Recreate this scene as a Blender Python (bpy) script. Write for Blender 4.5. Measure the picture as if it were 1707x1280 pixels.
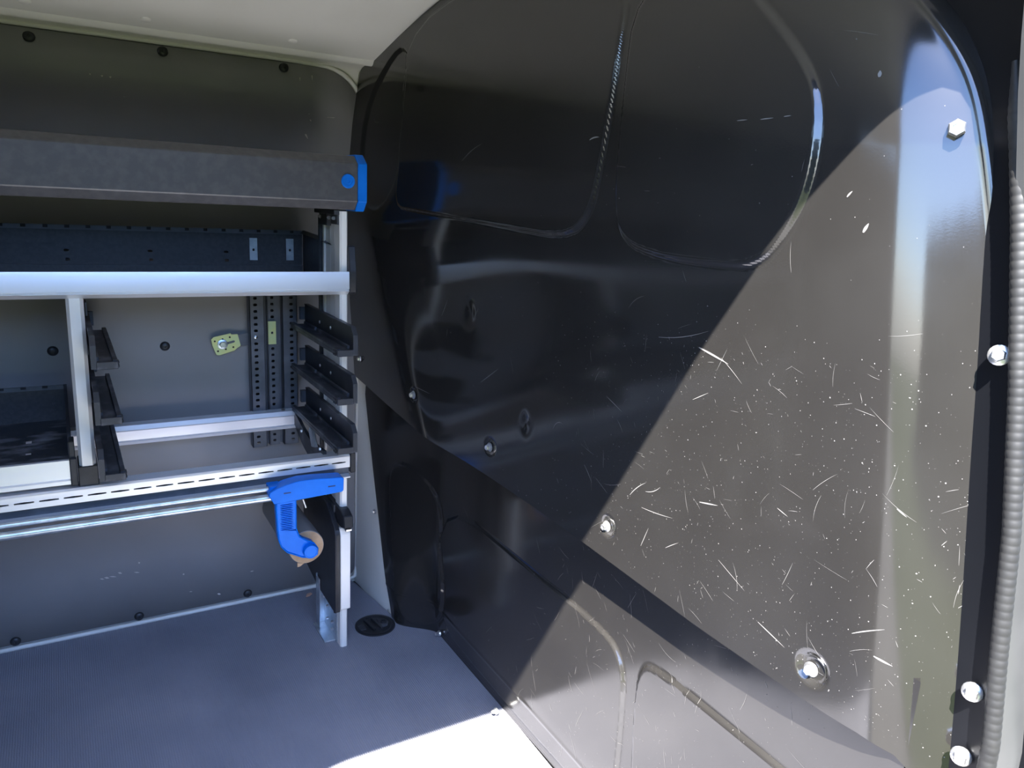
import bpy, bmesh, math, random
import numpy as np
from mathutils import Vector, Matrix
random.seed(7); rng = np.random.default_rng(7)
for o in list(bpy.data.objects): bpy.data.objects.remove(o)
scene = bpy.context.scene
COL = scene.collection

# ------------------------------------------------------------------ camera
W_, H_ = 1707, 1280
F = 1275.0
ROT = np.array([[0.86329658, -0.50221283, 0.05001288],
                [-0.07362203, -0.22334733, -0.97195461],
                [0.49929832, 0.83540304, -0.22978891]])      # camera (right, down, forward) rows in world axes
CAM = np.array([0.0, 0.0, 1.10])
cd = bpy.data.cameras.new('camera'); cam = bpy.data.objects.new('camera', cd); COL.objects.link(cam)
cd.sensor_fit = 'HORIZONTAL'; cd.sensor_width = 36.0; cd.lens = F / W_ * 36.0; cd.clip_start = 0.01
m = Matrix.Identity(4)
for i in range(3):
    m[i][0] = ROT[0][i]; m[i][1] = -ROT[1][i]; m[i][2] = -ROT[2][i]; m[i][3] = CAM[i]
cam.matrix_world = m
scene.camera = cam

# ------------------------------------------------------------------ light
SUN = Vector((1.0, 1.18, -2.03)).normalized()
w = bpy.data.worlds.new('sky'); scene.world = w; w.use_nodes = True
nt = w.node_tree; nt.nodes.clear()
sky = nt.nodes.new('ShaderNodeTexSky'); sky.sky_type = 'NISHITA'; sky.sun_disc = False
sky.sun_elevation = math.asin(-SUN.z); sky.sun_rotation = math.atan2(-SUN.x, -SUN.y)
sky.air_density = 1.0; sky.dust_density = 0.6; sky.ozone_density = 3.5
bg = nt.nodes.new('ShaderNodeBackground'); bg.inputs[1].default_value = 0.45
wo = nt.nodes.new('ShaderNodeOutputWorld')
tint = nt.nodes.new('ShaderNodeMix'); tint.data_type = 'RGBA'; tint.blend_type = 'MULTIPLY'
tint.inputs[0].default_value = 1.0; tint.inputs[7].default_value = (0.84, 0.94, 1.16, 1)      # deep blue clear-day sky
nt.links.new(sky.outputs[0], tint.inputs[6]); nt.links.new(tint.outputs[2], bg.inputs[0]); nt.links.new(bg.outputs[0], wo.inputs[0])
sd = bpy.data.lights.new('sun', 'SUN'); sd.energy = 22.0; sd.angle = math.radians(0.53); sd.color = (1.0, 0.955, 0.89)
so = bpy.data.objects.new('sun', sd); COL.objects.link(so); so.location = (-3, -4, 6)
so.rotation_euler = SUN.to_track_quat('-Z', 'Y').to_euler()
scene.view_settings.view_transform = 'Standard'; scene.view_settings.look = 'None'
scene.view_settings.exposure = 1.2; scene.view_settings.gamma = 1.0; scene.view_settings.use_curve_mapping = False

# ------------------------------------------------------------------ helpers
def ray(px, py):
    return ROT.T @ np.array([px - 853.5, py - 640.0, F])
def at(px, py, axis, val):                       # the point of the place seen at a pixel, on the plane axis = val
    r = ray(px, py); return CAM + r * ((val - CAM[axis]) / r[axis])

def mat(name, col, rough=0.5, metal=0.0, spec=0.5, noise=None, bump=None, coat=0.0, rnoise=None):
    m = bpy.data.materials.new(name); m.use_nodes = True
    t = m.node_tree; b = t.nodes['Principled BSDF']
    b.inputs['Base Color'].default_value = (*col, 1); b.inputs['Roughness'].default_value = rough
    b.inputs['Metallic'].default_value = metal; b.inputs['Specular IOR Level'].default_value = spec
    b.inputs['Coat Weight'].default_value = coat
    tc = t.nodes.new('ShaderNodeTexCoord')
    def nz(scale, detail=4, stretch=None):
        n = t.nodes.new('ShaderNodeTexNoise'); n.inputs['Scale'].default_value = scale; n.inputs['Detail'].default_value = detail
        if stretch:
            mp = t.nodes.new('ShaderNodeMapping'); mp.inputs['Scale'].default_value = stretch
            t.links.new(tc.outputs['Object'], mp.inputs['Vector']); t.links.new(mp.outputs[0], n.inputs['Vector'])
        else: t.links.new(tc.outputs['Object'], n.inputs['Vector'])
        return n
    if noise:                                    # (scale, second colour, low, high, stretch)
        n = nz(noise[0], 5, noise[4] if len(noise) > 4 else None)
        r = t.nodes.new('ShaderNodeMapRange'); r.inputs['From Min'].default_value = noise[2]; r.inputs['From Max'].default_value = noise[3]
        mx = t.nodes.new('ShaderNodeMix'); mx.data_type = 'RGBA'
        mx.inputs[6].default_value = (*col, 1); mx.inputs[7].default_value = (*noise[1], 1)
        t.links.new(n.outputs['Fac'], r.inputs['Value']); t.links.new(r.outputs[0], mx.inputs[0]); t.links.new(mx.outputs[2], b.inputs['Base Color'])
    if rnoise:                                   # (scale, rough low, rough high, stretch)
        n = nz(rnoise[0], 6, rnoise[3] if len(rnoise) > 3 else None)
        r = t.nodes.new('ShaderNodeMapRange'); r.inputs['From Min'].default_value = 0.3; r.inputs['From Max'].default_value = 0.7
        r.inputs['To Min'].default_value = rnoise[1]; r.inputs['To Max'].default_value = rnoise[2]
        t.links.new(n.outputs['Fac'], r.inputs['Value']); t.links.new(r.outputs[0], b.inputs['Roughness'])
    if bump:                                     # (scale, strength, distance, stretch)
        n = nz(bump[0], 3, bump[3] if len(bump) > 3 else None)
        bp = t.nodes.new('ShaderNodeBump'); bp.inputs['Strength'].default_value = bump[1]; bp.inputs['Distance'].default_value = bump[2]
        t.links.new(n.outputs['Fac'], bp.inputs['Height']); t.links.new(bp.outputs[0], b.inputs['Normal'])
    return m

M = {}
M['white_paint'] = mat('white_paint', (0.86, 0.83, 0.74), 0.35, noise=(6, (0.82, 0.79, 0.70), 0.4, 0.7))
M['grey_paint'] = mat('grey_paint', (0.045, 0.046, 0.046), 0.4, noise=(9, (0.06, 0.06, 0.06), 0.4, 0.7))
M['liner'] = mat('liner_board', (0.24, 0.23, 0.228), 0.36, noise=(4, (0.28, 0.268, 0.26), 0.35, 0.7), bump=(350, 0.12, 0.001, (1, 1, 4)), rnoise=(14, 0.3, 0.46))
M['black_panel'] = mat('black_moulded_panel', (0.0162, 0.0154, 0.0146), 0.2, spec=0.9, noise=(7, (0.0192, 0.0184, 0.0175), 0.4, 0.7), rnoise=(9, 0.085, 0.15), bump=(420, 0.025, 0.0006))
M['black_panel_low'] = mat('black_flat_panel', (0.0165, 0.0156, 0.0149), 0.3, spec=0.8, noise=(6, (0.0215, 0.0204, 0.0194), 0.4, 0.7), rnoise=(12, 0.11, 0.2, (1, 1, 0.35)), bump=(300, 0.03, 0.0006, (1, 1, 0.2)))
M['gloss_black'] = mat('gloss_black_trim', (0.004, 0.0045, 0.006), 0.4, spec=0.25)
M['black_plastic'] = mat('black_plastic', (0.016, 0.017, 0.02), 0.42, noise=(30, (0.03, 0.03, 0.034), 0.45, 0.7), bump=(300, 0.1, 0.0005))
M['dusty_plastic'] = mat('dusty_black_plastic', (0.034, 0.036, 0.042), 0.42, noise=(22, (0.17, 0.17, 0.18), 0.50, 0.76), bump=(250, 0.1, 0.0005))
M['scuffed_tray'] = mat('scuffed_black_tray', (0.018, 0.019, 0.023), 0.4, noise=(11, (0.26, 0.26, 0.27), 0.53, 0.75, (1, 2.2, 1)))
M['black_metal'] = mat('black_coated_metal', (0.035, 0.036, 0.04), 0.4, noise=(120, (0.05, 0.05, 0.052), 0.4, 0.6), bump=(600, 0.2, 0.0004))
M['beam_metal'] = mat('satin_black_beam', (0.085, 0.082, 0.083), 0.28, noise=(60, (0.11, 0.105, 0.104), 0.4, 0.65), bump=(500, 0.12, 0.0003))
M['upright'] = mat('blue_grey_steel', (0.10, 0.11, 0.125), 0.45, metal=0.3, noise=(25, (0.14, 0.15, 0.17), 0.4, 0.7))
M['alu'] = mat('anodised_aluminium', (0.84, 0.84, 0.84), 0.33, metal=0.5, bump=(200, 0.04, 0.0004, (0.05, 1, 1)), rnoise=(30, 0.28, 0.42, (0.1, 2, 2)))
M['alu_v'] = mat('aluminium_post', (0.92, 0.88, 0.79), 0.36, metal=0.12, rnoise=(30, 0.3, 0.45, (2, 2, 0.1)))
M['zinc'] = mat('zinc_plated_steel', (0.68, 0.72, 0.74), 0.32, metal=0.85, noise=(45, (0.5, 0.55, 0.58), 0.4, 0.65))
M['bolt'] = mat('bolt_steel', (0.8, 0.8, 0.8), 0.28, metal=0.9, noise=(200, (0.6, 0.6, 0.6), 0.4, 0.7))
M['blue'] = mat('blue_plastic', (0.0, 0.16, 0.66), 0.42, spec=0.25, noise=(14, (0.005, 0.2, 0.78), 0.4, 0.7), bump=(300, 0.06, 0.0004))
M['dark_blue'] = mat('dark_blue_print', (0.0, 0.03, 0.14), 0.5)
M['card'] = mat('brown_cardboard', (0.55, 0.36, 0.21), 0.8, noise=(60, (0.46, 0.29, 0.16), 0.35, 0.7))
M['roll_grey'] = mat('grey_roll_wrap', (0.23, 0.22, 0.21), 0.6, noise=(20, (0.28, 0.26, 0.24), 0.4, 0.7))
M['yellow'] = mat('yellow_passivated_plate', (0.62, 0.70, 0.36), 0.35, metal=0.45, noise=(40, (0.72, 0.72, 0.3), 0.4, 0.7))
M['seal'] = mat('grey_rubber_seal', (0.012, 0.012, 0.012), 0.6, noise=(80, (0.018, 0.018, 0.0175), 0.4, 0.7))
M['scratch'] = mat('pale_scratch', (0.16, 0.155, 0.15), 0.5)
M['scuff'] = mat('pale_scuff_board', (0.62, 0.56, 0.50), 0.7)
M['chipwood'] = mat('bare_wood_chip', (0.75, 0.45, 0.32), 0.8)
M['rivet'] = mat('dark_rivet', (0.03, 0.03, 0.032), 0.4)
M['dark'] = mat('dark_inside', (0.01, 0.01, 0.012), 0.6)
M['grass'] = mat('mown_grass', (0.030, 0.046, 0.010), 0.9, spec=0.2, noise=(3.0, (0.045, 0.058, 0.016), 0.35, 0.7))
M['tarmac'] = mat('asphalt', (0.12, 0.115, 0.105), 0.9, spec=0.2, noise=(5.0, (0.15, 0.143, 0.13), 0.35, 0.7))

def floor_mat():
    m = mat('anti_slip_floor', (0.22, 0.225, 0.265), 0.5, noise=(3.5, (0.30, 0.30, 0.34), 0.35, 0.68))
    t = m.node_tree; b = t.nodes['Principled BSDF']
    tc = t.nodes.new('ShaderNodeTexCoord')
    wv = t.nodes.new('ShaderNodeTexWave'); wv.inputs['Scale'].default_value = 70; wv.inputs['Distortion'].default_value = 1.5
    wv.inputs['Detail'].default_value = 2; wv.bands_direction = 'X'
    vo = t.nodes.new('ShaderNodeTexNoise'); vo.inputs['Scale'].default_value = 420; vo.inputs['Detail'].default_value = 2
    ad = t.nodes.new('ShaderNodeMath'); ad.operation = 'ADD'
    for n in (wv, vo): t.links.new(tc.outputs['Object'], n.inputs['Vector'])
    t.links.new(wv.outputs['Fac'], ad.inputs[0]); t.links.new(vo.outputs['Fac'], ad.inputs[1])
    bp = t.nodes.new('ShaderNodeBump'); bp.inputs['Strength'].default_value = 0.6; bp.inputs['Distance'].default_value = 0.0010
    t.links.new(ad.outputs[0], bp.inputs['Height']); t.links.new(bp.outputs[0], b.inputs['Normal'])
    return m
M['floor'] = floor_mat()

def root_loc(p):
    while p.parent: p = p.parent
    return p.location.copy()
def mesh_obj(name, V, Fc, material, parent=None, smooth=None, base=None):
    """V in world coordinates; becomes one object (a part when parent is given)."""
    V = np.asarray(V, float)
    if parent is not None: off = np.array(root_loc(parent))
    elif base is not None: off = np.array(base, float)
    else:
        lo, hi = V.min(0), V.max(0); off = np.array([(lo[0] + hi[0]) / 2, (lo[1] + hi[1]) / 2, lo[2]])
    me = bpy.data.meshes.new(name); me.from_pydata((V - off).tolist(), [], [list(map(int, f)) for f in Fc] if not isinstance(Fc, np.ndarray) else Fc.tolist())
    me.materials.append(M[material] if isinstance(material, str) else material)
    if smooth is not None:
        me.shade_smooth(); me.set_sharp_from_angle(angle=math.radians(smooth))
    o = bpy.data.objects.new(name, me); COL.objects.link(o)
    if parent is not None: o.parent = parent
    else: o.location = off
    return o
def fix_normals(V, Fc):
    bm = bmesh.new(); vs = [bm.verts.new(v) for v in V]
    for f in Fc:
        try: bm.faces.new([vs[i] for i in f])
        except ValueError: pass
    bmesh.ops.recalc_face_normals(bm, faces=bm.faces)
    return bm
def bm_out(bm):
    bm.verts.index_update()
    V = [v.co[:] for v in bm.verts]; Fc = [[v.index for v in f.verts] for f in bm.faces]; bm.free(); return V, Fc
class Mesh:
    def __init__(s): s.V = []; s.F = []
    def add(s, V, Fc):
        n = len(s.V); s.V += [tuple(v) for v in V]; s.F += [[i + n for i in f] for f in Fc]; return s
    def box(s, x0, x1, y0, y1, z0, z1, bev=0.0, seg=1):
        bm = bmesh.new(); bmesh.ops.create_cube(bm, size=1)
        for v in bm.verts:
            v.co = Vector(((x0 + x1) / 2 + v.co.x * (x1 - x0), (y0 + y1) / 2 + v.co.y * (y1 - y0), (z0 + z1) / 2 + v.co.z * (z1 - z0)))
        if bev > 0: bmesh.ops.bevel(bm, geom=list(bm.edges), offset=bev, segments=seg, affect='EDGES', profile=0.5)
        return s.add(*bm_out(bm))
    def prism(s, pts, axis, a, b, bev=0.0):
        """2-D outline (other two axes in x,y,z order) extruded from a to b along axis."""
        def P(p, v):
            q = [p[0], p[1]]; q.insert(axis, v); return q
        n = len(pts); V = [P(p, a) for p in pts] + [P(p, b) for p in pts]
        Fc = [list(range(n)), list(range(2 * n - 1, n - 1, -1))] + [[i, (i + 1) % n, n + (i + 1) % n, n + i] for i in range(n)]
        bm = fix_normals(V, Fc)
        if bev > 0:
            bmesh.ops.bevel(bm, geom=[e for e in bm.edges], offset=bev, segments=1, affect='EDGES', profile=0.5)
        return s.add(*bm_out(bm))
    def tube(s, path, r, n=12, caps=True):
        path = [Vector(p) for p in path]; k = len(path); rings = []
        rr = r if hasattr(r, '__len__') else [r] * k
        t0 = (path[1] - path[0]).normalized()
        up = Vector((0, 0, 1)) if abs(t0.z) < 0.9 else Vector((1, 0, 0))
        nrm = t0.cross(up).normalized()
        for i in range(k):
            t = (path[min(i + 1, k - 1)] - path[max(i - 1, 0)]).normalized()
            nrm = (nrm - t * nrm.dot(t)).normalized(); bi = t.cross(nrm)
            rings.append([path[i] + (nrm * math.cos(2 * math.pi * j / n) + bi * math.sin(2 * math.pi * j / n)) * rr[i] for j in range(n)])
        V = [tuple(v) for q in rings for v in q]
        Fc = [[i * n + j, i * n + (j + 1) % n, (i + 1) * n + (j + 1) % n, (i + 1) * n + j] for i in range(k - 1) for j in range(n)]
        if caps: Fc += [list(range(n - 1, -1, -1)), [(k - 1) * n + j for j in range(n)]]
        return s.add(V, Fc)
    def lathe(s, prof, centre, normal, n=20, hexed=False):
        """profile (radius, height) turned about normal through centre."""
        nv = Vector(normal).normalized(); a = nv.orthogonal().normalized(); b = nv.cross(a); c = Vector(centre)
        k = len(prof); V = []; Fc = []
        for r, h in prof:
            V += [tuple(c + nv * h + (a * math.cos(2 * math.pi * j / n + 0.26) + b * math.sin(2 * math.pi * j / n + 0.26)) * max(r, 1e-5)) for j in range(n)]
        for i in range(k - 1):
            Fc += [[i * n + j, i * n + (j + 1) % n, (i + 1) * n + (j + 1) % n, (i + 1) * n + j] for j in range(n)]
        Fc += [[(k - 1) * n + j for j in range(n)]]
        return s.add(V, Fc)
    def plate(s, u0, u1, holes, v0, v1, P, thick):
        """flat strip u0..u1 x v0..v1 with oblong holes [(uc, vc, hu, hv)], one column stacked in v (sorted); P(u, v, d) -> xyz."""
        cells = []; prev = v0
        for i, h in enumerate(holes):
            top = v1 if i == len(holes) - 1 else (h[1] + holes[i + 1][1]) / 2
            cells.append((prev, top, h)); prev = top
        if not holes: cells.append((v0, v1, None))
        for a, b, h in cells:
            um = (u0 + u1) / 2; vm = (a + b) / 2
            outer = [(u0, a), (um, a), (u1, a), (u1, vm), (u1, b), (um, b), (u0, b), (u0, vm)]
            if h is None:
                for d in (0, thick): s.add([P(u, v, d) for u, v in outer], [list(range(8))])
                continue
            uc, vc, hu, hv = h; q = 0.62
            inner = [(uc - hu * q, vc - hv), (uc, vc - hv), (uc + hu * q, vc - hv), (uc + hu, vc), (uc + hu * q, vc + hv), (uc, vc + hv), (uc - hu * q, vc + hv), (uc - hu, vc)]
            V = [P(u, v, 0) for u, v in outer] + [P(u, v, 0) for u, v in inner] + [P(u, v, thick) for u, v in inner] + [P(u, v, thick) for u, v in outer]
            Fc = []
            for i in range(8):
                j = (i + 1) % 8; Fc += [[i, j, 8 + j, 8 + i], [8 + i, 8 + j, 16 + j, 16 + i], [16 + i, 16 + j, 24 + j, 24 + i]]
            s.add(V, Fc)
        return s
    def obj(s, name, material, parent=None, smooth=40, base=None): return mesh_obj(name, s.V, s.F, material, parent, smooth, base)

def empty(name, loc):
    o = bpy.data.objects.new(name, None); COL.objects.link(o); o.location = loc; o.empty_display_size = 0.05; return o
def tag(o, label, cat, group=None):
    o['label'] = label; o['category'] = cat
    if group: o['group'] = group
    return o
def struct(o): o['kind'] = 'structure'; return o
def copy_tree(o, parent=None):
    c = o.copy(); COL.objects.link(c); c.parent = parent
    for ch in list(o.children): copy_tree(ch, c)
    return c
def sstep(x): x = np.clip(x, 0, 1); return x * x * (3 - 2 * x)
def interp(x, pts): return np.interp(x, [p[0] for p in pts], [p[1] for p in pts])

def hex_bolt(name, c, n, r, h, parent, flange=True, material='bolt'):
    c = Vector(c); n = Vector(n).normalized()
    o = Mesh().lathe([(r, 0), (r, h * 0.75), (r * 0.82, h), (r * 0.5, h), (r * 0.45, h * 0.86), (0, h * 0.84)], c, n, 6).obj(name, material, parent, 25)
    if flange:
        Mesh().lathe([(r * 1.55, 0), (r * 1.5, h * 0.18), (r * 1.05, h * 0.36), (0, h * 0.36)], c, n, 18).obj('washer', material, o, 40)
    return o
def rivet(name, c, n, r, h, parent, material='rivet'):
    return Mesh().lathe([(r, 0), (r * 0.92, h * 0.45), (r * 0.7, h * 0.8), (r * 0.4, h), (r * 0.25, h), (r * 0.2, h * 0.5), (0, h * 0.45)], c, n, 16).obj(name, material, parent, 50)

# ------------------------------------------------------------------ profiles of the van body
XR = -1.75                                       # rear of the load space
def wall_y(z): return 1.995 - 0.078 * np.clip((np.asarray(z, float) - 1.10) / 0.30, 0, 1.2) ** 2
ROOF = [(1.85, 1.405), (1.78, 1.425), (1.70, 1.447), (1.60, 1.472), (1.50, 1.492), (1.35, 1.513), (1.15, 1.525), (0.95, 1.520), (0.75, 1.528), (0.60, 1.535), (0.48, 1.535), (0.38, 1.53)][::-1]
def roof_z(y): return interp(y, ROOF)
YN = [(-0.6, 0.31), (0.55, 0.325), (0.67, 0.338), (0.92, 0.370), (1.09, 0.392), (1.20, 0.40), (1.60, 0.40)]
def near_y(z): return interp(z, YN)

# ------------------------------------------------------------------ unseen outdoors, added for daylight and reflections
struct(Mesh().box(-14, 14, -14, 14, -0.62, -0.55).obj('ground', 'tarmac', smooth=None))
def added_hedge():  # out of view, put in to darken reflections in the bent panel edge
    bm = bmesh.new(); bmesh.ops.create_grid(bm, x_segments=190, y_segments=40, size=0.5)
    for v in bm.verts:
        u, t = v.co.x + 0.5, v.co.y + 0.5; a = t * 2.2
        z = -0.55 + min(a, 1.0) * 2.7 if a < 1 else 2.15; y = -5.0 - max(0, a - 1.0) * 1.2
        k = 0.16 * math.sin(u * 140 + t * 31) * math.sin(t * 47 + u * 60) + random.uniform(-0.12, 0.12)
        v.co = Vector((-9.0 + u * 16.0, y + k, z + (k if a >= 1 else 0)))
    return bm_out(bm)
V, Fc = added_hedge(); struct(mesh_obj('added_hedge', V, Fc, 'grass', None, None))
lawn = Mesh().box(-13.9, 13.9, -13.9, -0.9, -0.55, -0.53).obj('grass_lawn', 'grass', smooth=None); struct(lawn)

# ------------------------------------------------------------------ floor
edge = [(XR, 1.992), (0.668, 1.992), (0.676, 1.965), (0.694, 1.848), (0.704, 1.775), (0.714, 1.720), (0.740, 1.688), (0.768, 1.660), (0.783, 1.635), (0.789, 1.600), (0.787, 1.40), (0.780, 1.0), (0.785, 0.36), (XR, 0.36)]
struct(Mesh().prism(edge, 2, -0.012, 0.0).obj('floor', 'floor', smooth=None))
struct(Mesh().box(XR, 2.4, 0.30, 2.05, -0.12, -0.013).obj('floor_underbody', 'grey_paint', smooth=None))

# far wall: white body sheet, folded in towards the roof
zs = [-0.02, 0.6, 1.10, 1.16, 1.22, 1.28, 1.33, 1.37, 1.392]
prof = [(float(wall_y(z)) + 0.006, z) for z in zs] + [(1.905, 1.402), (1.868, 1.408), (1.856, 1.406), (1.850, 1.398), (1.843, 1.400), (1.836, 1.410)]
def strip(prof, x0, x1): 
    n = len(prof); V = [(x0, y, z) for y, z in prof] + [(x1, y, z) for y, z in prof]
    return V, [[i, i + 1, n + i + 1, n + i] for i in range(n - 1)]
wf = Mesh().add(*strip(prof, XR, 0.86)).obj('wall_far', 'white_paint', smooth=50); struct(wf)
# ceiling
rp = [(1.838, 1.409)] + [(float(y), float(roof_z(y))) for y in np.linspace(1.80, 0.39, 32)]
ce = Mesh().add(*strip(rp, XR, 0.86)).obj('ceiling', 'white_paint', smooth=50); struct(ce)
for px, py in ((42, 14), (243, 42), (488, 78)):
    p = at(px, py, 1, 1.80); z = float(roof_z(1.80))
    Mesh().lathe([(0.012, -0.004), (0.011, 0.0), (0.008, 0.0025), (0, 0.003)], (p[0], 1.80, z), (0, -0.35, -1), 16).obj('roof_plug', 'white_paint', ce, 50)
# rear end wall
rw = Mesh().box(XR - 0.03, XR, 0.30, 2.02, -0.02, 1.5).obj('wall_rear', 'liner', smooth=None); struct(rw)
# front wall: the painted steel the black panels are screwed to
fw = Mesh().box(0.86, 0.88, 0.32, 2.02, -0.05, 1.55).obj('wall_front', 'gloss_black', smooth=None); struct(fw)

# near side with the sliding door opening
def near_side():
    L, R, T, B = -0.42, 0.80, 1.50, 0.0
    inner = []
    def arc(cx, cz, rx, rz, a0, a1, k):
        for i in range(k + 1):
            a = math.radians(a0 + (a1 - a0) * i / k); inner.append((cx + rx * math.cos(a), cz + rz * math.sin(a)))
    arc(R - 0.05, B + 0.05, 0.05, 0.05, -90, 0, 5)
    for z in (0.3, 0.55, 0.75, 0.95): inner.append((R, z))
    inner += [(0.792, 1.05), (0.778, 1.15), (0.762, 1.22), (0.750, 1.266), (0.741, 1.310), (0.724, 1.354), (0.700, 1.388), (0.671, 1.411), (0.642, 1.430), (0.608, 1.450), (0.568, 1.473), (0.52, 1.490), (0.46, 1.499)]
    for x in (0.3, 0.1, -0.1): inner.append((x, T))
    arc(L + 0.12, T - 0.12, 0.12, 0.12, 90, 180, 8)
    for z in (0.9, 0.5): inner.append((L, z))
    arc(L + 0.05, B + 0.05, 0.05, 0.05, 180, 270, 4)
    outer = []
    for x, z in inner:                            # push out to the body's own outline
        ox = 2.4 if x > 0.6 else (XR if x < -0.28 else x); oz = 1.56 if z > 1.27 else (-0.45 if z < 0.06 else z)
        outer.append((ox, oz))
    n = len(inner); V = []
    for loop, dy in ((inner, 0), (outer, 0), (outer, 0.008), (inner, 0.008)):
        V += [(x, float(near_y(z)) + dy, z) for x, z in loop]
    Fc = [[k * n + i, k * n + (i + 1) % n, ((k + 1) % 4) * n + (i + 1) % n, ((k + 1) % 4) * n + i] for k in range(4) for i in range(n)]
    return V, Fc, inner
V, Fc, door_loop = near_side()
struct(mesh_obj('wall_near', V, Fc, 'grey_paint', None, 40))

# ------------------------------------------------------------------ lining board on the far wall
def liner():
    x1, zt, z0, r, rb = 0.683, 1.392, 0.013, 0.10, 0.03
    top = [(XR, zt), (0.2, zt), (x1 - r * 1.2, zt)] + [(x1 - r * 1.2 + r * 1.2 * math.sin(a), zt - r + r * math.cos(a)) for a in np.linspace(0, math.pi / 2, 10)[1:]]
    # columns of constant x from z0 to the outline's top
    xs = list(np.linspace(XR, x1 - r * 1.2, 12)) + [p[0] for p in top[3:]]
    def ztop(x): return interp(x, sorted([(p[0], p[1]) for p in top]))
    def zbot(x): return z0 + (rb - math.sqrt(max(0, rb * rb - max(0, x - (x1 - rb)) ** 2)))
    V = []; nz_ = 16
    for x in xs:
        a, b = zbot(x), float(ztop(x)) if x < x1 - 1e-6 else zt - r
        for k in range(nz_):
            z = a + (b - a) * (k / (nz_ - 1)) ** 0.8; V.append((x, float(wall_y(z)) - 0.004, z))
    Fc = [[i * nz_ + k, (i + 1) * nz_ + k, (i + 1) * nz_ + k + 1, i * nz_ + k + 1] for i in range(len(xs) - 1) for k in range(nz_ - 1)]
    return V, Fc, top
lr = empty('wall_lining_board', (-0.5, 1.99, 0.013))
tag(lr, 'long dark grey lining board riveted to the far wall behind the shelving', 'panel')
V, Fc, ltop = liner()
bd = mesh_obj('board', V, Fc, 'liner', lr, 40)
md = bd.modifiers.new('thickness', 'SOLIDIFY'); md.thickness = 0.005; md.offset = 0
for px, py in ((48, 60), (271, 85), (473, 112), (88, 585), (275, 577), (26, 1069), (232, 1027), (413, 989)):
    p = at(px, py, 1, 1.985)
    for _ in range(4): p = at(px, py, 1, float(wall_y(p[2])) - 0.007)
    rivet('rivet', p, (0, -1, 0), 0.0115, 0.006, lr)
# scuffs where the board's film is rubbed through
sc = Mesh()
for px, py, l, wd, an in ((510, 225, 12, 3, 60), (517, 198, 8, 3, 70), (555, 195, 18, 3, -8), (515, 188, 5, 2, 80), (150, 123, 3, 2, 80), (170, 126, 3, 3, 80), (184, 128, 3, 3, 80), (195, 158, 22, 1, 8), (225, 160, 14, 1, 2), (400, 178, 26, 1, 5),
                          (170, 965, 6, 2, 20), (178, 963, 7, 3, 20), (188, 961, 10, 2, 15), (200, 955, 6, 3, 25), (228, 954, 8, 2, 15), (232, 938, 3, 3, 60), (306, 957, 3, 3, 10), (365, 990, 6, 3, 20), (420, 952, 6, 2, 0), (500, 128, 12, 1.5, 90), (520, 125, 16, 1.5, 85), (318, 986, 5, 2, 10)):
    p = at(px, py, 1, 1.98)
    for _ in range(3): p = at(px, py, 1, float(wall_y(p[2])) - 0.0072)
    s = p[1] / F; a = math.radians(-an); u = np.array([math.cos(a), 0, math.sin(a)]); v = np.array([-math.sin(a), 0, math.cos(a)])
    L2, W2 = l * s / 2 * 1.15, wd * s / 2
    sc.add([tuple(p - u * L2), tuple(p - v * W2), tuple(p + u * L2 * 0.7 - v * W2 * 0.5), tuple(p + u * L2), tuple(p + v * W2)], [[0, 1, 2, 3, 4]])
s_ = sc.obj('scuff_marks', 'scuff', lr, None); s_['kind'] = 'stuff'
# rounded white edge of the body opening around the board
path = [(x, float(wall_y(1.398)) - 0.004, 1.3985) for x in (XR, -0.6, 0.0, 0.3, 0.50)]
path += [(x + 0.006, float(wall_y(z)) - 0.003, z + 0.004) for x, z in ltop[2:]]
path += [(0.690, float(wall_y(z)) - 0.003, z) for z in (1.2, 1.0, 0.7, 0.4, 0.1, 0.04)] + [(0.682, 1.985, 0.012), (0.665, 1.985, 0.006)]
path += [(0.3, 1.985, 0.005), (XR, 1.985, 0.005)]
struct(Mesh().tube(path, 0.0058, 8).obj('trim_1', 'white_paint', smooth=60))
# white body column between the board and the black panels
def column():
    zz = np.linspace(-0.01, 1.36, 24); V = []
    for z in zz:
        yw = float(wall_y(z)); ye = min(1.765 + 0.36 * max(z, 0), 1.95, yw - 0.03)
        for t, dx in ((0, 0.0), (0.12, 0.003), (0.3, 0.006), (0.5, 0.012), (0.75, 0.018), (1.0, 0.028), (1.15, 0.06)):
            V.append((0.686 + dx - 0.004 * max(0, 0.2 - z), yw + (ye - yw) * t, z))
    n = 7
    return V, [[i * n + k, (i + 1) * n + k, (i + 1) * n + k + 1, i * n + k + 1] for i in range(len(zz) - 1) for k in range(n - 1)]
V, Fc = column()
struct(mesh_obj('wall_corner', V, Fc, 'white_paint', None, 60))

# ------------------------------------------------------------------ bulkhead: height fields x(y, z)
def poly_sd(Y, Z, poly):
    """signed distance to a closed polygon, positive inside"""
    P = np.asarray(poly); d = np.full(Y.shape, 1e9); inside = np.zeros(Y.shape, bool)
    for i in range(len(P)):
        a, b = P[i], P[(i + 1) % len(P)]; e = b - a
        t = np.clip(((Y - a[0]) * e[0] + (Z - a[1]) * e[1]) / max(e @ e, 1e-12), 0, 1)
        d = np.minimum(d, np.hypot(Y - a[0] - t * e[0], Z - a[1] - t * e[1]))
        c = ((a[1] > Z) != (b[1] > Z)); inside ^= c & (Y < (b[0] - a[0]) * (Z - a[1]) / (b[1] - a[1] + 1e-12) + a[0])
    return np.where(inside, d, -d)
def smooth_poly(P, it=2):
    P = np.asarray(P, float)
    for _ in range(it):
        Q = np.roll(P, -1, 0); P = np.stack([P * 0.75 + Q * 0.25, P * 0.25 + Q * 0.75], 1).reshape(-1, 2)
    return P
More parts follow.
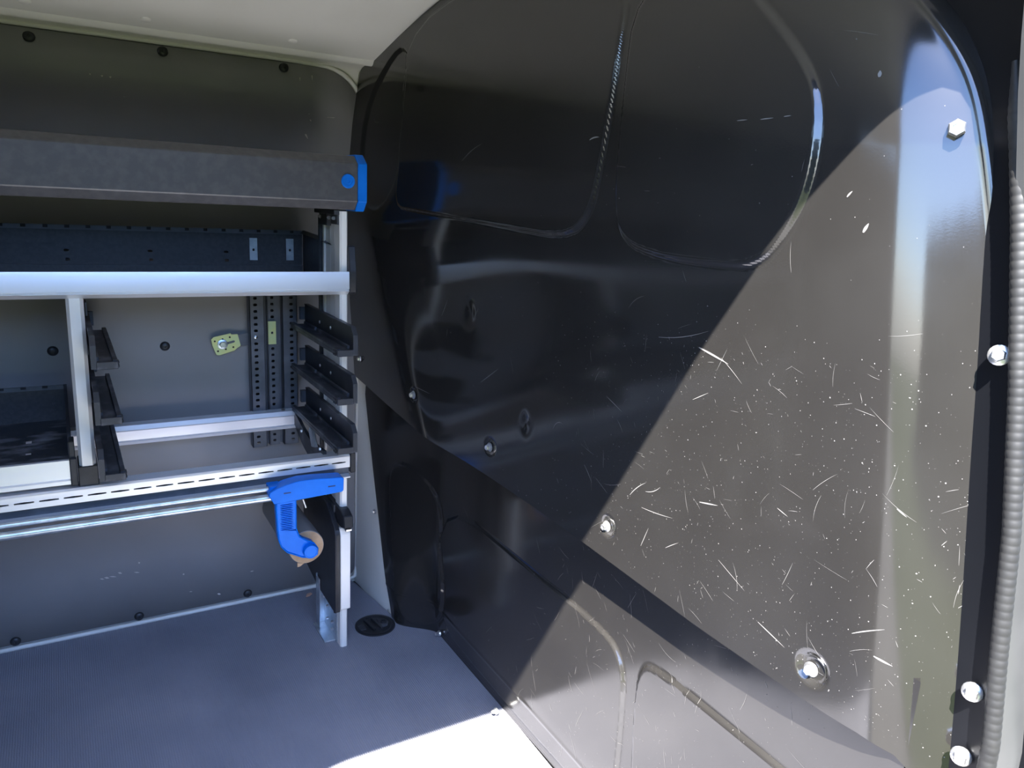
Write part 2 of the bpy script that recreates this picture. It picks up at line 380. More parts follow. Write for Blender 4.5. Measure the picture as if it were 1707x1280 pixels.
def seg_d(Y, Z, pts):
    d = np.full(np.shape(Y), 1e9)
    for a, b in zip(pts[:-1], pts[1:]):
        a = np.array(a); e = np.array(b) - a; t = np.clip(((Y - a[0]) * e[0] + (Z - a[1]) * e[1]) / (e @ e), 0, 1)
        d = np.minimum(d, np.hypot(Y - a[0] - t * e[0], Z - a[1] - t * e[1]))
    return d
YRE = [(0.40, 0.322), (0.60, 0.335), (0.925, 0.374), (1.142, 0.424), (1.20, 0.439), (1.25, 0.458), (1.32, 0.510), (1.40, 0.60), (1.46, 0.70), (1.60, 0.9)]
_zt = np.linspace(0.2, 1.8, 801); _yt = np.interp(_zt, [p[0] for p in YRE], [p[1] for p in YRE])
_k = np.hanning(61); _k /= _k.sum(); _yt = np.convolve(np.pad(_yt, 30, mode='edge'), _k, mode='valid')
def right_edge(z): return np.interp(z, _zt, _yt)
def seam_z(y): return interp(y, [(0.30, 0.43), (0.36, 0.475), (0.41, 0.518), (0.45, 0.525), (0.70, 0.537), (0.95, 0.556), (1.30, 0.583), (1.60, 0.600), (2.0, 0.616)])
def base_x(y): return 0.735 - 0.054 * (y - 0.65)
def px_panel(pts):                                # pixels -> (y, z) on the panel's main face
    out = []
    for px, py in pts:
        x = 0.7
        for _ in range(8): p = at(px, py, 0, x); x = float(base_x(p[1]))
        out.append((p[1], p[2]))
    return out
WIN1 = smooth_poly(px_panel([(672, 60), (668, 250), (662, 344), (700, 352), (840, 377), (945, 397), (985, 360), (1003, 280), (1030, 120), (1052, -60), (800, -40)]), 2)
WIN2 = smooth_poly(px_panel([(1062, -20), (1040, 170), (1026, 330), (1036, 400), (1100, 428), (1190, 441), (1262, 445), (1310, 390), (1350, 310), (1368, 180), (1345, 100), (1260, -10), (1180, -60)]), 2)
WIN0 = smooth_poly(px_panel([(604, 190), (655, 80), (680, 85), (676, 170), (664, 270), (645, 345), (628, 348), (600, 330)]), 2)
H2 = [(0.55, 0.945), (0.71, 0.93), (0.90, 0.885), (1.07, 0.825), (1.25, 0.725), (1.43, 0.615), (1.6, 0.52), (2.2, 0.2)]
CRE = [(2.02, 1.10), (1.89, 1.02), (1.74, 0.86), (1.60, 0.70), (1.50, 0.59)]
DIMPLES = [(690, 658), (817, 745), (1012, 877), (1353, 1115)]
def upper_x(Y, Z, full=True):
    Y = np.asarray(Y, float); Z = np.asarray(Z, float)
    X = base_x(Y)
    # bend away from the load space at the door side
    yb = np.where(Z < 1.18, 0.348 + 0.128 * Z, 0.499 + (right_edge(Z) - 0.434) * 0.75)
    s = yb - Y; X = X + 0.85 * (np.sqrt(s * s + 0.046 ** 2) + s) / 2
    # towards the far wall the face swells forward to a slanting crease, then falls back to the wall
    yc = interp(Z, [(0.45, 1.36), (0.60, 1.46), (0.70, 1.535), (0.88, 1.68), (1.05, 1.80), (1.20, 1.86)])
    t = Y - yc; amp = 1.0 - sstep((Z - 1.00) / 0.16)
    swell = -0.032 * np.clip((t + 0.50) / 0.50, 0, 1) ** 2
    back = interp(Z, [(0.55, 0.095), (0.70, 0.095), (1.05, 0.115)])
    w_ = 0.032
    fall = (back + 0.128) * (np.sqrt(t * t + w_ * w_) + t) / 2
    X = X + amp * (swell + fall - 0.128 * np.clip(t, 0, None))
    # shallow dish under the shoulder line
    X = X + 0.010 * sstep((Y - 0.62) / 0.7) * sstep((1.02 - Z) / 0.16) * sstep((Z - interp(Y, H2) + 0.03) / 0.22) * sstep((0.10 - t) / 0.25)
    X = X + 0.010 * sstep((Z - 1.30) / 0.3)
    if full:
        for wpoly in (WIN1, WIN2):
            X = X - 0.006 * sstep((poly_sd(Y, Z, wpoly) + 0.0035) / 0.007)
        X = X + 0.006 * sstep((poly_sd(Y, Z, WIN0) + 0.006) / 0.012)
        for (y, z), r in zip(DYZ, (0.016, 0.017, 0.017, 0.021)):
            d = np.hypot(Y - y, Z - z); X = X + 0.008 * (1 - sstep((d - r * 0.55) / (r * 0.6)))
        for y, z, r, a in DENTS:
            d = np.hypot(Y - y, (Z - z) * 0.7); X = X + a * np.exp(-(d / r) ** 2)
        X = X + 0.0012 * np.sin(Y * 9.0 + Z * 4) * np.sin(Z * 11 - Y * 3) * sstep((1.0 - Z) / 0.1)
        # rolled rim at the door side
        e = Y - right_edge(Z); X = X - 0.004 * np.exp(-((e - 0.012) / 0.006) ** 2) + 0.012 * sstep((0.006 - e) / 0.008)
    return X
def up_yz(px, py):
    x = 0.7
    for _ in range(16):
        p = at(px, py, 0, x); x = 0.5 * x + 0.5 * float(upper_x(p[1], p[2], False))
    return (p[1], p[2])
DYZ = [up_yz(a, b) for a, b in DIMPLES]
DENTS = [(*up_yz(783, 522), 0.018, 0.003), (*up_yz(876, 705), 0.012, 0.003), (*up_yz(1330, 1000), 0.05, 0.002), (*up_yz(1240, 820), 0.03, 0.0015)]
def upper_panel():
    ny, nz_ = 500, 320
    u = np.linspace(0, 1, ny); u = 0.55 * u + 0.45 * u ** 1.6; v = np.linspace(0, 1, nz_)
    U, Vv = np.meshgrid(u, v, indexing='ij'); Z = 0.53 + Vv * 0.98
    for _ in range(6):
        yr = right_edge(Z); yl = np.minimum(wall_y(Z) - 0.004, 1.99)
        Y = yr + (yl - yr) * U; z0 = seam_z(Y); z1 = roof_z(np.minimum(Y, 1.85)) + 0.004
        Z = z0 + (z1 - z0) * Vv
    X = upper_x(Y, Z)
    V = np.stack([X, Y, Z], -1).reshape(-1, 3); idx = np.arange(ny * nz_).reshape(ny, nz_)
    Q = np.stack([idx[:-1, :-1], idx[:-1, 1:], idx[1:, 1:], idx[1:, :-1]], -1).reshape(-1, 4).tolist()
    # returned edges: along the seam and down the door side
    n0 = len(V); b = V[idx[:, 0]].copy(); b1 = b + [0.004, 0, -0.0015]; b2 = b1.copy(); b2[:, 0] = np.maximum(b1[:, 0] + 0.01, 0.768)
    r = V[idx[0, :]]; r1 = r + [0.035, 0.004, 0]
    V = np.concatenate([V, b1, b2, r1])
    for i in range(ny - 1):
        Q += [[int(idx[i, 0]), int(idx[i + 1, 0]), n0 + i + 1, n0 + i], [n0 + i, n0 + i + 1, n0 + ny + i + 1, n0 + ny + i]]
    k = n0 + 2 * ny
    for j in range(nz_ - 1): Q.append([int(idx[0, j + 1]), int(idx[0, j]), k + j, k + j + 1])
    return V, Q
ur = empty('bulkhead_panel', (0.75, 1.1, 0.52))
tag(ur, 'large black moulded bulkhead panel with two raised window shapes, sunlit at its door side', 'panel')
V, Q = upper_panel()
mesh_obj('moulded_sheet', V, Q, 'black_panel', ur, 45)
def up_pt(px, py, lift=0.0):
    x = 0.72
    for _ in range(14):
        p = at(px, py, 0, x); x = 0.5 * x + 0.5 * float(upper_x(p[1], p[2]))
    p = at(px, py, 0, x); p[0] -= lift; return p
for px, py in DIMPLES: hex_bolt('hex_bolt', up_pt(px, py, 0.001), (-1, -0.08, 0), 0.0062, 0.009, ur)
hex_bolt('hex_bolt', up_pt(601, 598, 0.001), (-1, 0.1, 0), 0.0055, 0.008, ur)
hex_bolt('hex_bolt', up_pt(1597, 215, 0.002), (-1, -0.6, 0), 0.0088, 0.012, ur, False)

# scratches and specks rubbed into the panels (worn marks on the surface)
def scratches(fx, n, ys, zs, dens, lmin, lmax, wmin, wmax, nsp, smin, smax, lift=0.0005, extra=()):
    Vl = []; Fl = []
    lines = list(extra)
    while len(lines) < n:
        y, z = rng.uniform(*ys), rng.uniform(*zs)
        if rng.random() > dens(y, z): continue
        a = rng.normal(0.9, 0.9); l = lmin + (lmax - lmin) * rng.random() ** 3; c = rng.normal(0, 8)
        lines.append((y, z, a, l, c, rng.uniform(wmin, wmax)))
    for y, z, a, l, c, wd in lines:
        k = 7; t = np.linspace(-0.5, 0.5, k) * l; th = a + c * t
        dy = np.cos(th); dz = np.sin(th); yy = y + np.cumsum(dy) * l / k - dy.sum() * l / k / 2; zz = z + np.cumsum(dz) * l / k - dz.sum() * l / k / 2
        wv = wd * np.sin(np.linspace(0.15, 0.95, k) * math.pi) / 2
        A = np.stack([yy - dz * wv, zz + dy * wv], 1); B = np.stack([yy + dz * wv, zz - dy * wv], 1); P = np.concatenate([A, B])
        X = fx(P[:, 0], P[:, 1]) - lift; n0 = len(Vl); Vl += [(x, p[0], p[1]) for x, p in zip(X, P)]
        Fl += [[n0 + i, n0 + i + 1, n0 + k + i + 1, n0 + k + i] for i in range(k - 1)]
    c = 0
    while c < nsp:
        y, z = rng.uniform(*ys), rng.uniform(*zs)
        if rng.random() > dens(y, z): continue
        r = smin + (smax - smin) * rng.random() ** 3; e = rng.uniform(0.4, 1); a0 = rng.uniform(0, 6)
        an = a0 + np.arange(5) * 2 * math.pi / 5; Yp = y + r * np.cos(an) * e; Zp = z + r * np.sin(an)
        X = fx(Yp, Zp) - lift; n0 = len(Vl); Vl += [(a, b, d) for a, b, d in zip(X, Yp, Zp)]; Fl.append([n0 + i for i in range(5)]); c += 1
    return Vl, Fl
def yz_line(px0, py0, px1, py1, curve, wd):
    (y0, z0), (y1, z1) = px_panel([(px0, py0), (px1, py1)])
    return ((y0 + y1) / 2, (z0 + z1) / 2, math.atan2(z1 - z0, y1 - y0), math.hypot(y1 - y0, z1 - z0), curve, wd)
EX = [yz_line(1157, 575, 1213, 607, 1, 0.0028), yz_line(1195, 590, 1235, 640, 3, 0.0008), yz_line(985, 236, 1004, 229, 20, 0.0022), yz_line(1230, 202, 1250, 200, 0, 0.0012), yz_line(1268, 200, 1293, 197, 0, 0.0013), yz_line(1308, 195, 1322, 193, 0, 0.0011),
      yz_line(770, 275, 808, 240, 4, 0.0008), yz_line(1405, 330, 1415, 318, 30, 0.0022), yz_line(1430, 390, 1440, 372, 10, 0.0035), yz_line(1455, 128, 1456, 115, 5, 0.004), yz_line(1085, 560, 1180, 552, -3, 0.0008), yz_line(920, 720, 940, 706, 40, 0.0009),
      yz_line(1045, 830, 1075, 805, 8, 0.0013), yz_line(1070, 818, 1100, 812, -18, 0.0012), yz_line(1060, 842, 1120, 864, -2, 0.0011), yz_line(1065, 915, 1080, 880, 0, 0.001), yz_line(1105, 915, 1130, 905, 3, 0.001), yz_line(1160, 836, 1195, 843, 0, 0.002),
      yz_line(1190, 925, 1240, 985, 0, 0.0009), yz_line(1255, 1030, 1305, 1080, 0, 0.0016), yz_line(1290, 845, 1310, 862, 0, 0.0012), yz_line(1405, 1060, 1460, 1055, 4, 0.0014), yz_line(1440, 1095, 1470, 1118, 0, 0.0026), yz_line(1475, 850, 1490, 868, 0, 0.0014), yz_line(1150, 668, 1180, 655, 0, 0.001),
      yz_line(970, 770, 985, 805, 6, 0.0007), yz_line(1040, 690, 1010, 660, 0, 0.0007), yz_line(800, 640, 830, 615, 0, 0.0008), yz_line(705, 640, 730, 655, 0, 0.0007), yz_line(735, 530, 745, 500, 0, 0.0008), yz_line(780, 540, 792, 515, 0, 0.0008)]
def dens_up(y, z): return (0.05 + 0.95 * float(sstep((1.25 - y) / 0.6))) * (0.06 + 0.94 * float(sstep((1.02 - z) / 0.12))) * (1.0 if z > seam_z(y) + 0.01 and y > right_edge(z) + 0.02 else 0)
V, Fc = scratches(upper_x, 230, (0.36, 1.9), (0.53, 1.3), dens_up, 0.004, 0.05, 0.00015, 0.00045, 2600, 0.0002, 0.0009, extra=EX)
s_ = mesh_obj('scratch_marks', V, Fc, 'scratch', ur); s_['kind'] = 'stuff'

# lower panel
def px_low(pts): return [tuple(at(px, py, 0, 0.775)[1:]) for px, py in pts]
PAD2 = smooth_poly([(1.60, 0.385), (1.15, 0.385), (0.93, 0.385), (0.885, 0.355), (0.872, 0.30), (0.872, 0.05), (0.9, 0.03), (1.5, 0.03), (1.57, 0.06), (1.60, 0.12)], 2)
PAD3 = smooth_poly([(0.845, 0.30), (0.838, 0.375), (0.80, 0.392), (0.6, 0.392), (0.40, 0.392), (0.36, 0.35), (0.36, 0.05), (0.5, 0.03), (0.82, 0.03)], 2)
def lower_x(Y, Z, full=True):
    Y = np.asarray(Y, float); Z = np.asarray(Z, float)
    X = 0.777 + 0.006 * sstep((0.12 - Z) / 0.12)
    X = X - 0.080 * sstep((Y - (1.615 - 0.05 * Z)) / (0.10 + 0.52 * Z))
    if full:
        for p in (PAD1, PAD2, PAD3): X = X - 0.007 * sstep((poly_sd(Y, Z, p) + 0.0032) / 0.0064)
        X = X + 0.001 * np.sin(Y * 7) * np.sin(Z * 9 + 1)
        X = X - 0.0022 * np.exp(-((Z - 0.085 - 0.0 * Y) / 0.004) ** 2) * 0.6
    return X
def low_yz(px, py):
    x = 0.75
    for _ in range(25):
        p = at(px, py, 0, x); x = 0.6 * x + 0.4 * float(lower_x(min(p[1], 1.93), p[2], False))
    return (p[1], p[2])
PAD1 = smooth_poly([low_yz(a, b) for a, b in [(650, 800), (660, 766), (692, 780), (735, 832), (738, 920), (747, 1000), (735, 1035), (690, 1045), (662, 1010), (655, 900)]], 2)
def lower_panel():
    ny, nz_ = 540, 210
    U, Vv = np.meshgrid(np.linspace(0, 1, ny), np.linspace(0, 1, nz_), indexing='ij'); Z = Vv * 0.615
    yl = 1.745 + 0.36 * Z; Y = 0.40 + (np.minimum(yl, 1.95) - 0.40) * U; X = lower_x(Y, Z)
    V = np.stack([X, Y, Z], -1).reshape(-1, 3); idx = np.arange(ny * nz_).reshape(ny, nz_)
    Q = np.stack([idx[:-1, :-1], idx[:-1, 1:], idx[1:, 1:], idx[1:, :-1]], -1).reshape(-1, 4).tolist()
    n0 = len(V); e = V[idx[-1, :]] + [0.02, 0.002, 0]; V = np.concatenate([V, e])
    for j in range(nz_ - 1): Q.append([int(idx[-1, j]), int(idx[-1, j + 1]), n0 + j + 1, n0 + j])
    return V, Q
lo_ = empty('bulkhead_panel', (0.777, 1.1, 0.0))
tag(lo_, 'black lower bulkhead panel with raised rounded pads, standing on the floor under the moulded panel', 'panel')
V, Q = lower_panel()
mesh_obj('flat_sheet', V, Q, 'black_panel_low', lo_, 45)
def low_pt(px, py, lift=0.0):
    x = 0.75
    for _ in range(20):
        p = at(px, py, 0, x); x = 0.6 * x + 0.4 * float(lower_x(min(p[1], 1.93), p[2]))
    p = at(px, py, 0, x); p[0] -= lift; return p
for px, py in ((735, 1055), (830, 1184)):
    p = at(px, py, 2, 0.012); hex_bolt('hex_bolt', (p[0] - 0.004, p[1], p[2]), (-1, -0.1, 0.15), 0.005, 0.012, lo_)
for px, py in ((618, 702), (625, 852), (650, 1015)):
    p = at(px, py, 1, 1.93 if py < 800 else (1.86 if py < 900 else 1.79)); hex_bolt('hex_bolt', p, (-1, -0.2, 0), 0.0048, 0.007, lo_)
def dens_lo(y, z): return (0.12 + 0.88 * float(sstep((1.35 - y) / 0.4)))
V, Fc = scratches(lower_x, 240, (0.5, 1.6), (0.02, 0.53), dens_lo, 0.004, 0.06, 0.00015, 0.00045, 1500, 0.0002, 0.0007)
s_ = mesh_obj('scratch_marks', V, Fc, 'scratch', lo_); s_['kind'] = 'stuff'

# black trim on the door pillar with three flanged bolts, and the ribbed seal
pt = empty('pillar_trim', (0.80, 0.36, 0.0))
tag(pt, 'narrow glossy black pillar trim between the moulded panel and the ribbed grey seal', 'trim')
zz = np.linspace(-0.02, 1.44, 40); V = []
for z in zz:
    y0 = float(near_y(z)) + 0.004; y1 = float(right_edge(max(z, 0.4))) + 0.10
    V += [(0.792, y0, z), (0.796, y0 + 0.012, z), (0.803, (y0 + y1) / 2, z), (0.806, y1, z)]
Mesh().add(V, [[i * 4 + k, (i + 1) * 4 + k, (i + 1) * 4 + k + 1, i * 4 + k + 1] for i in range(39) for k in range(3)]).obj('trim_strip', 'gloss_black', pt, 50)
for px, py, r in ((1666, 592, 0.0068), (1621, 1153, 0.0068), (1602, 1260, 0.0068)):
    hex_bolt('flange_bolt', at(px, py, 0, 0.792), (-1, -0.35, 0.15), r, 0.010, pt)
SP = [tuple(at(a, b, 0, 0.787)[1:]) for a, b in ((1693, 100), (1699, 250), (1701, 383), (1697, 640), (1686, 890), (1665, 1090), (1652, 1240))][::-1]
SP = [(SP[0][0] - 0.012, 0.0)] + [(a, b) for a, b in SP]
path = []; rad = []; ztop_ = SP[-1][1]
for z in np.arange(0.0, ztop_, 0.001):
    fade = min(1.0, (ztop_ - z) / 0.05)
    path.append((0.787, float(interp(z, [(b, a) for a, b in SP])), z)); rad.append(0.0084 * (0.35 + 0.65 * fade) * (0.955 + 0.055 * abs(math.sin(math.pi * z / 0.0085))))
tag(Mesh().tube(path, rad, 14).obj('door_seal', 'seal', smooth=60), 'ribbed grey rubber door seal running up the right edge', 'seal')

# ------------------------------------------------------------------ overhead beam
XL = -1.15                                       # the shelving goes on past the left of the picture
bmr = empty('overhead_beam', (-0.3, 1.70, 1.068))
tag(bmr, 'long satin black beam with a blue end cap above the upper shelf', 'beam')
def beam_prof(g=0.0):
    return [(1.640 - g, 1.086), (1.640 - g, 1.166), (1.664, 1.182 + g), (1.83, 1.182 + g), (1.845 + g, 1.170), (1.845 + g, 1.085), (1.83, 1.068 - g), (1.657, 1.068 - g)]
Mesh().prism(beam_prof(), 0, XL, 0.568, 0.0015).obj('beam_body', 'beam_metal', bmr, None)
Mesh().prism(beam_prof(0.003), 0, 0.568, 0.588, 0.0015).obj('end_cap', 'blue', bmr, None)
p = at(580, 302, 1, 1.640)
bt = Mesh().lathe([(0.0150, -0.001), (0.0150, 0.002), (0.0135, 0.0035), (0.009, 0.0035), (0.0085, 0.0025), (0.004, 0.0025), (0.0035, 0.0015), (0, 0.0015)], p, (0, -1, 0), 28).obj('button', 'blue', bmr, 40)

# ------------------------------------------------------------------ shelving frame
fr = empty('shelving_frame', (-0.3, 1.80, 0.0))
tag(fr, 'aluminium shelving frame with slotted front rail standing along the far wall', 'shelving')
def end_post(x0, parent):
    x1 = x0 + 0.018
    pst = Mesh().prism([(x0 + 0.004, 1.664), (x1 - 0.003, 1.664), (x1, 1.668), (x1, 1.700), (x0, 1.700), (x0, 1.668)], 2, 0.0, 1.064).obj('front_post', 'alu_v', parent, 20)
    mm = Mesh()
    for a, b, t in ((1.700, 1.708, 0.012), (1.712, 1.716, 0.004), (1.716, 1.745, 0.010), (1.745, 1.750, 0.004), (1.750, 1.785, 0.009), (1.785, 1.790, 0.003), (1.790, 1.800, 0.012)):
        mm.box(x0 + 0.012 - t + 0.002, x0 + 0.016, a, b, 0.13, 1.055)
    mm.obj('side_profile', 'alu_v', pst, 20)
    Mesh().box(x0 + 0.0135, x0 + 0.018, 1.70, 1.812, 0.13, 1.05).obj('channel', 'black_metal', pst, None)
    Mesh().box(x0 - 0.004, x1, 1.806, 1.816, 0.13, 1.05).obj('rear_edge', 'black_metal', pst, None)
    mm = Mesh().box(x0 - 0.012, x1 - 0.002, 1.668, 1.82, 1.056, 1.067, 0.001)
    mm.box(x0 - 0.004, x1 - 0.004, 1.672, 1.72, 1.035, 1.058, 0.001).box(x0 - 0.006, x1 - 0.004, 1.74, 1.80, 1.03, 1.058, 0.001)
    tb = mm.obj('top_bracket', 'black_metal', parent, 30)
    for y in (1.690, 1.725, 1.79): hex_bolt('bolt', (x0 - 0.004, y, 1.048), (-1, -0.4, 0), 0.004, 0.006, tb, False)
    ft = Mesh().box(x0 - 0.002, x0 + 0.001, 1.69, 1.80, 0.0, 0.145, 0.0008).box(x0 - 0.03, x0, 1.70, 1.80, 0.0, 0.003, 0.0008)
    ft.box(x0 - 0.022, x0 - 0.019, 1.77, 1.80, 0.003, 0.14, 0.0008).box(x0 - 0.022, x0, 1.797, 1.80, 0.003, 0.145, 0.0008)
    f = ft.obj('foot_bracket', 'zinc', parent, 30)
    for y, z in ((1.715, 0.045), (1.715, 0.025), (1.755, 0.07), (1.755, 0.035), (1.78, 0.10), (1.78, 0.085)): hex_bolt('bolt', (x0 - 0.003, y, z), (-1, 0, 0), 0.004, 0.006, f, False)
    return pst
end_post(0.536, fr)
end_post(XL + 0.02, fr)
# divider post between the two bays
c = 0.019
dv = Mesh().prism([(c - 0.0145, 1.674), (c - 0.009, 1.664), (c + 0.009, 1.664), (c + 0.0155, 1.674), (c + 0.0155, 1.70), (c - 0.0145, 1.70)], 2, 0.547, 0.885).obj('divider_post', 'alu_v', fr, 20)
Mesh().box(c - 0.017, c + 0.018, 1.662, 1.74, 0.506, 0.548, 0.0015).obj('divider_foot', 'black_plastic', fr, 30)
Mesh().box(c - 0.004, c + 0.010, 1.70, 1.93, 0.52, 0.885, 0.001).obj('divider_plate', 'black_metal', fr, None)
Mesh().box(c + 0.017, c + 0.0215, 1.69, 1.73, 0.845, 0.872, 0.001).obj('divider_clip', 'dusty_plastic', fr, None)
# front rail: slotted face, grey band, lip
x0, x1 = XL, 0.556
rl = Mesh().prism([(1.700, 0.505), (1.658, 0.507), (1.655, 0.5035), (1.655, 0.5025), (1.6585, 0.5025), (1.6585, 0.505), (1.700, 0.5025)], 0, x0, x1)
pitch = 0.0415; holes = [(0.4897, x, 0.0021, 0.0165) for x in np.arange(0.5295 - 40 * pitch, 0.535, pitch)]
rl.plate(0.4765, 0.5030, [(h[0], h[1], h[2], h[3]) for h in holes], x0, x1, lambda u, v, d: (v, 1.655 + d, u), 0.003)
ro = rl.obj('slotted_rail', 'alu', fr, 25)
Mesh().box(x0, x1, 1.664, 1.666, 0.478, 0.502).obj('rail_core', 'dark', ro, None)
Mesh().box(x0, x1, 1.6635, 1.70, 0.4585, 0.4765).box(x0, x1, 1.659, 1.6645, 0.4745, 0.4768).obj('rail_band', 'upright', ro, None)
Mesh().prism([(1.650, 0.4520), (1.650, 0.4545), (1.664, 0.4590), (1.70, 0.459), (1.70, 0.450), (1.653, 0.4505)], 0, x0, x1).obj('rail_lip', 'alu', ro, 20)
Mesh().box(x1, x1 + 0.013, 1.652, 1.705, 0.462, 0.512, 0.002).obj('rail_end_cap', 'black_plastic', fr, 30)
# rear rail
rr = Mesh().prism([(1.932, 0.500), (1.930, 0.507), (1.934, 0.510), (1.934, 0.532), (1.929, 0.536), (1.931, 0.547), (1.952, 0.550), (1.952, 0.500)], 0, -0.02, 0.512)
ro2 = rr.obj('rear_rail', 'alu', fr, 20)
Mesh().lathe([(0.005, 0), (0.005, 0.002), (0.003, 0.003), (0, 0.003)], at(472, 683, 2, 0.55), (0, -0.5, 1), 12).obj('screw', 'bolt', ro2, 40)
# dark curved gusset from the rear rail to the front rail
gp = [at(465, 684, 0, 0.512)]
gus = Mesh(); pts = []
for t in np.linspace(0, 1, 12):
    y = 1.935 - 0.255 * t; z = 0.545 - 0.03 * t - 0.018 * math.sin(t * math.pi); pts.append((y, z))
low = [(y, z - 0.035 - 0.012 * math.sin(i / 11 * math.pi)) for i, (y, z) in enumerate(pts)]
gus.prism(pts + low[::-1], 0, 0.500, 0.508); g = gus.obj('gusset', 'dusty_plastic', fr, 40)
Mesh().prism([(1.72, 0.512), (1.745, 0.545), (1.765, 0.55), (1.775, 0.54), (1.75, 0.505)], 0, 0.492, 0.500, 0.001).obj('clip', 'zinc', g, 30)
for y, z in ((1.70, 0.514), (1.86, 0.512)): Mesh().lathe([(0.005, 0), (0.004, 0.003), (0, 0.004)], (0.499, y, z), (-1, 0, 0.2), 12).obj('screw', 'bolt', g, 40)

# ------------------------------------------------------------------ perforated upright on the wall
up = empty('perforated_upright', (0.456, 1.965, 0.455))
tag(up, 'blue-grey perforated steel upright fixed to the wall in the right bay', 'upright')
def flange(name, xa, xb, y, pitch=0.0163, hw=0.0052, hh=0.0034, z0=0.452, z1=0.905, xo=0.0):
    zz = np.arange(z0 + 0.012, z1 - 0.008, pitch)
    return Mesh().plate(xa, xb, [((xa + xb) / 2 + xo, z, hw, hh) for z in zz], z0, z1, lambda u, v, d: (u, y + d, v), 0.002).obj(name, 'upright', up, 25)
flange('left_flange', 0.398, 0.434, 1.950, xo=-0.004)
flange('centre_web', 0.442, 0.467, 1.958, hw=0.0046)
flange('right_flange', 0.478, 0.515, 1.950, xo=0.004)
Mesh().box(0.432, 0.4335, 1.950, 1.975, 0.452, 0.905).box(0.4425, 0.444, 1.958, 1.975, 0.452, 0.905).box(0.433, 0.443, 1.973, 1.975, 0.452, 0.905).box(0.467, 0.4685, 1.958, 1.975, 0.452, 0.905).box(0.478, 0.4795, 1.950, 1.975, 0.452, 0.905).box(0.468, 0.479, 1.973, 1.975, 0.452, 0.905).box(0.398, 0.3995, 1.950, 1.98, 0.452, 0.905).box(0.5135, 0.515, 1.950, 1.98, 0.452, 0.905).obj('channel_sides', 'upright', up, None)
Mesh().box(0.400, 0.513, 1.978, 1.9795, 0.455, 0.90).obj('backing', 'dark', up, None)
def clip_plate(name, xa, xb, za, zb, y, parent, material='zinc', hole=(0.0, 0.0)):
    cx, cz = (xa + xb) / 2, (za + zb) / 2
    o = Mesh().plate(xa, xb, [(cx, cz + hole[1], 0.0031, 0.0031)], za, zb, lambda u, v, d: (u, y + d, v), 0.003).obj(name, material, parent, 25)
    Mesh().box(cx - 0.005, cx + 0.005, y + 0.0028, y + 0.0034, cz - 0.006 + hole[1], cz + 0.006 + hole[1]).obj('hole', 'dark', o, None)
    return o
clip_plate('mounting_clip', 0.4425, 0.4615, 0.7215, 0.780, 1.9500, up, 'yellow')
Mesh().lathe([(0.0045, 0), (0.0035, 0.002), (0, 0.0028)], at(426, 562, 1, 1.95), (0, -1, 0), 12).obj('screw', 'bolt', up, 40)

# yellow bracket with bolt on the wall
yb_ = empty('wall_bracket', at(375, 590, 1, 1.98))
tag(yb_, 'small yellow-green metal bracket bolted to the wall beside the perforated upright', 'bracket')
outl = [(352, 566), (356, 562), (384, 555.5), (386, 557.5), (396, 557), (401, 575), (400, 577), (395, 580), (391, 584), (366, 592), (361, 591.5), (354, 576)]
P2 = [(at(a, b, 1, 1.972)[0], at(a, b, 1, 1.972)[2]) for a, b in outl]
bp_ = Mesh().prism(P2, 1, 1.971, 1.9745).obj('bracket_plate', 'yellow', yb_, 20)
for a, b in ((358, 569), (371, 565.5), (383, 562), (363.5, 585.5), (376.5, 582), (389, 578.5)):
    q = at(a, b, 1, 1.9708); Mesh().lathe([(0.0024, -0.0002), (0.0024, 0.0002), (0, 0.0002)], q, (0, -1, 0), 10).obj('hole', 'dark', bp_, None)
q0, q1 = at(376, 573, 1, 1.9706), at(390, 569, 1, 1.9706); d = Vector(q1 - q0).normalized(); n_ = Vector((-d.z, 0, d.x)) * 0.0028
Mesh().add([tuple(Vector(q0) + n_), tuple(Vector(q1) + n_), tuple(Vector(q1) + d * 0.003), tuple(Vector(q1) - n_), tuple(Vector(q0) - n_)], [[4, 3, 2, 1, 0]]).obj('slot', 'upright', bp_, None)
hex_bolt('bolt', at(371, 574, 1, 1.971), (0, -1, 0), 0.0082, 0.007, yb_, True, 'zinc')
P2 = [(at(a, b, 1, 1.976)[0], at(a, b, 1, 1.976)[2]) for a, b in ((396, 558), (420, 553), (420, 575), (401, 576))]
Mesh().prism(P2, 1, 1.9745, 1.977).obj('bracket_arm', 'upright', yb_, None)

# ------------------------------------------------------------------ upper shelf tray
us = empty('shelf_tray', (-0.3, 1.80, 0.886))
tag(us, 'long upper shelf tray, dark inside, with a bright aluminium front edge', 'shelf')
xr = 0.553
lip = Mesh().prism([(1.652, 0.934), (1.6515, 0.932), (1.650, 0.8965), (1.653, 0.8945), (1.653, 0.8925), (1.650, 0.8915), (1.664, 0.8825), (1.70, 0.8825), (1.70, 0.886), (1.662, 0.890), (1.658, 0.934)], 0, XL, xr)
lip.obj('front_edge', 'alu', us, 25)
Mesh().prism([(1.658, 0.903), (1.96, 0.903), (1.96, 0.899), (1.658, 0.899)], 0, XL, xr).obj('tray_base', 'black_metal', us, None)
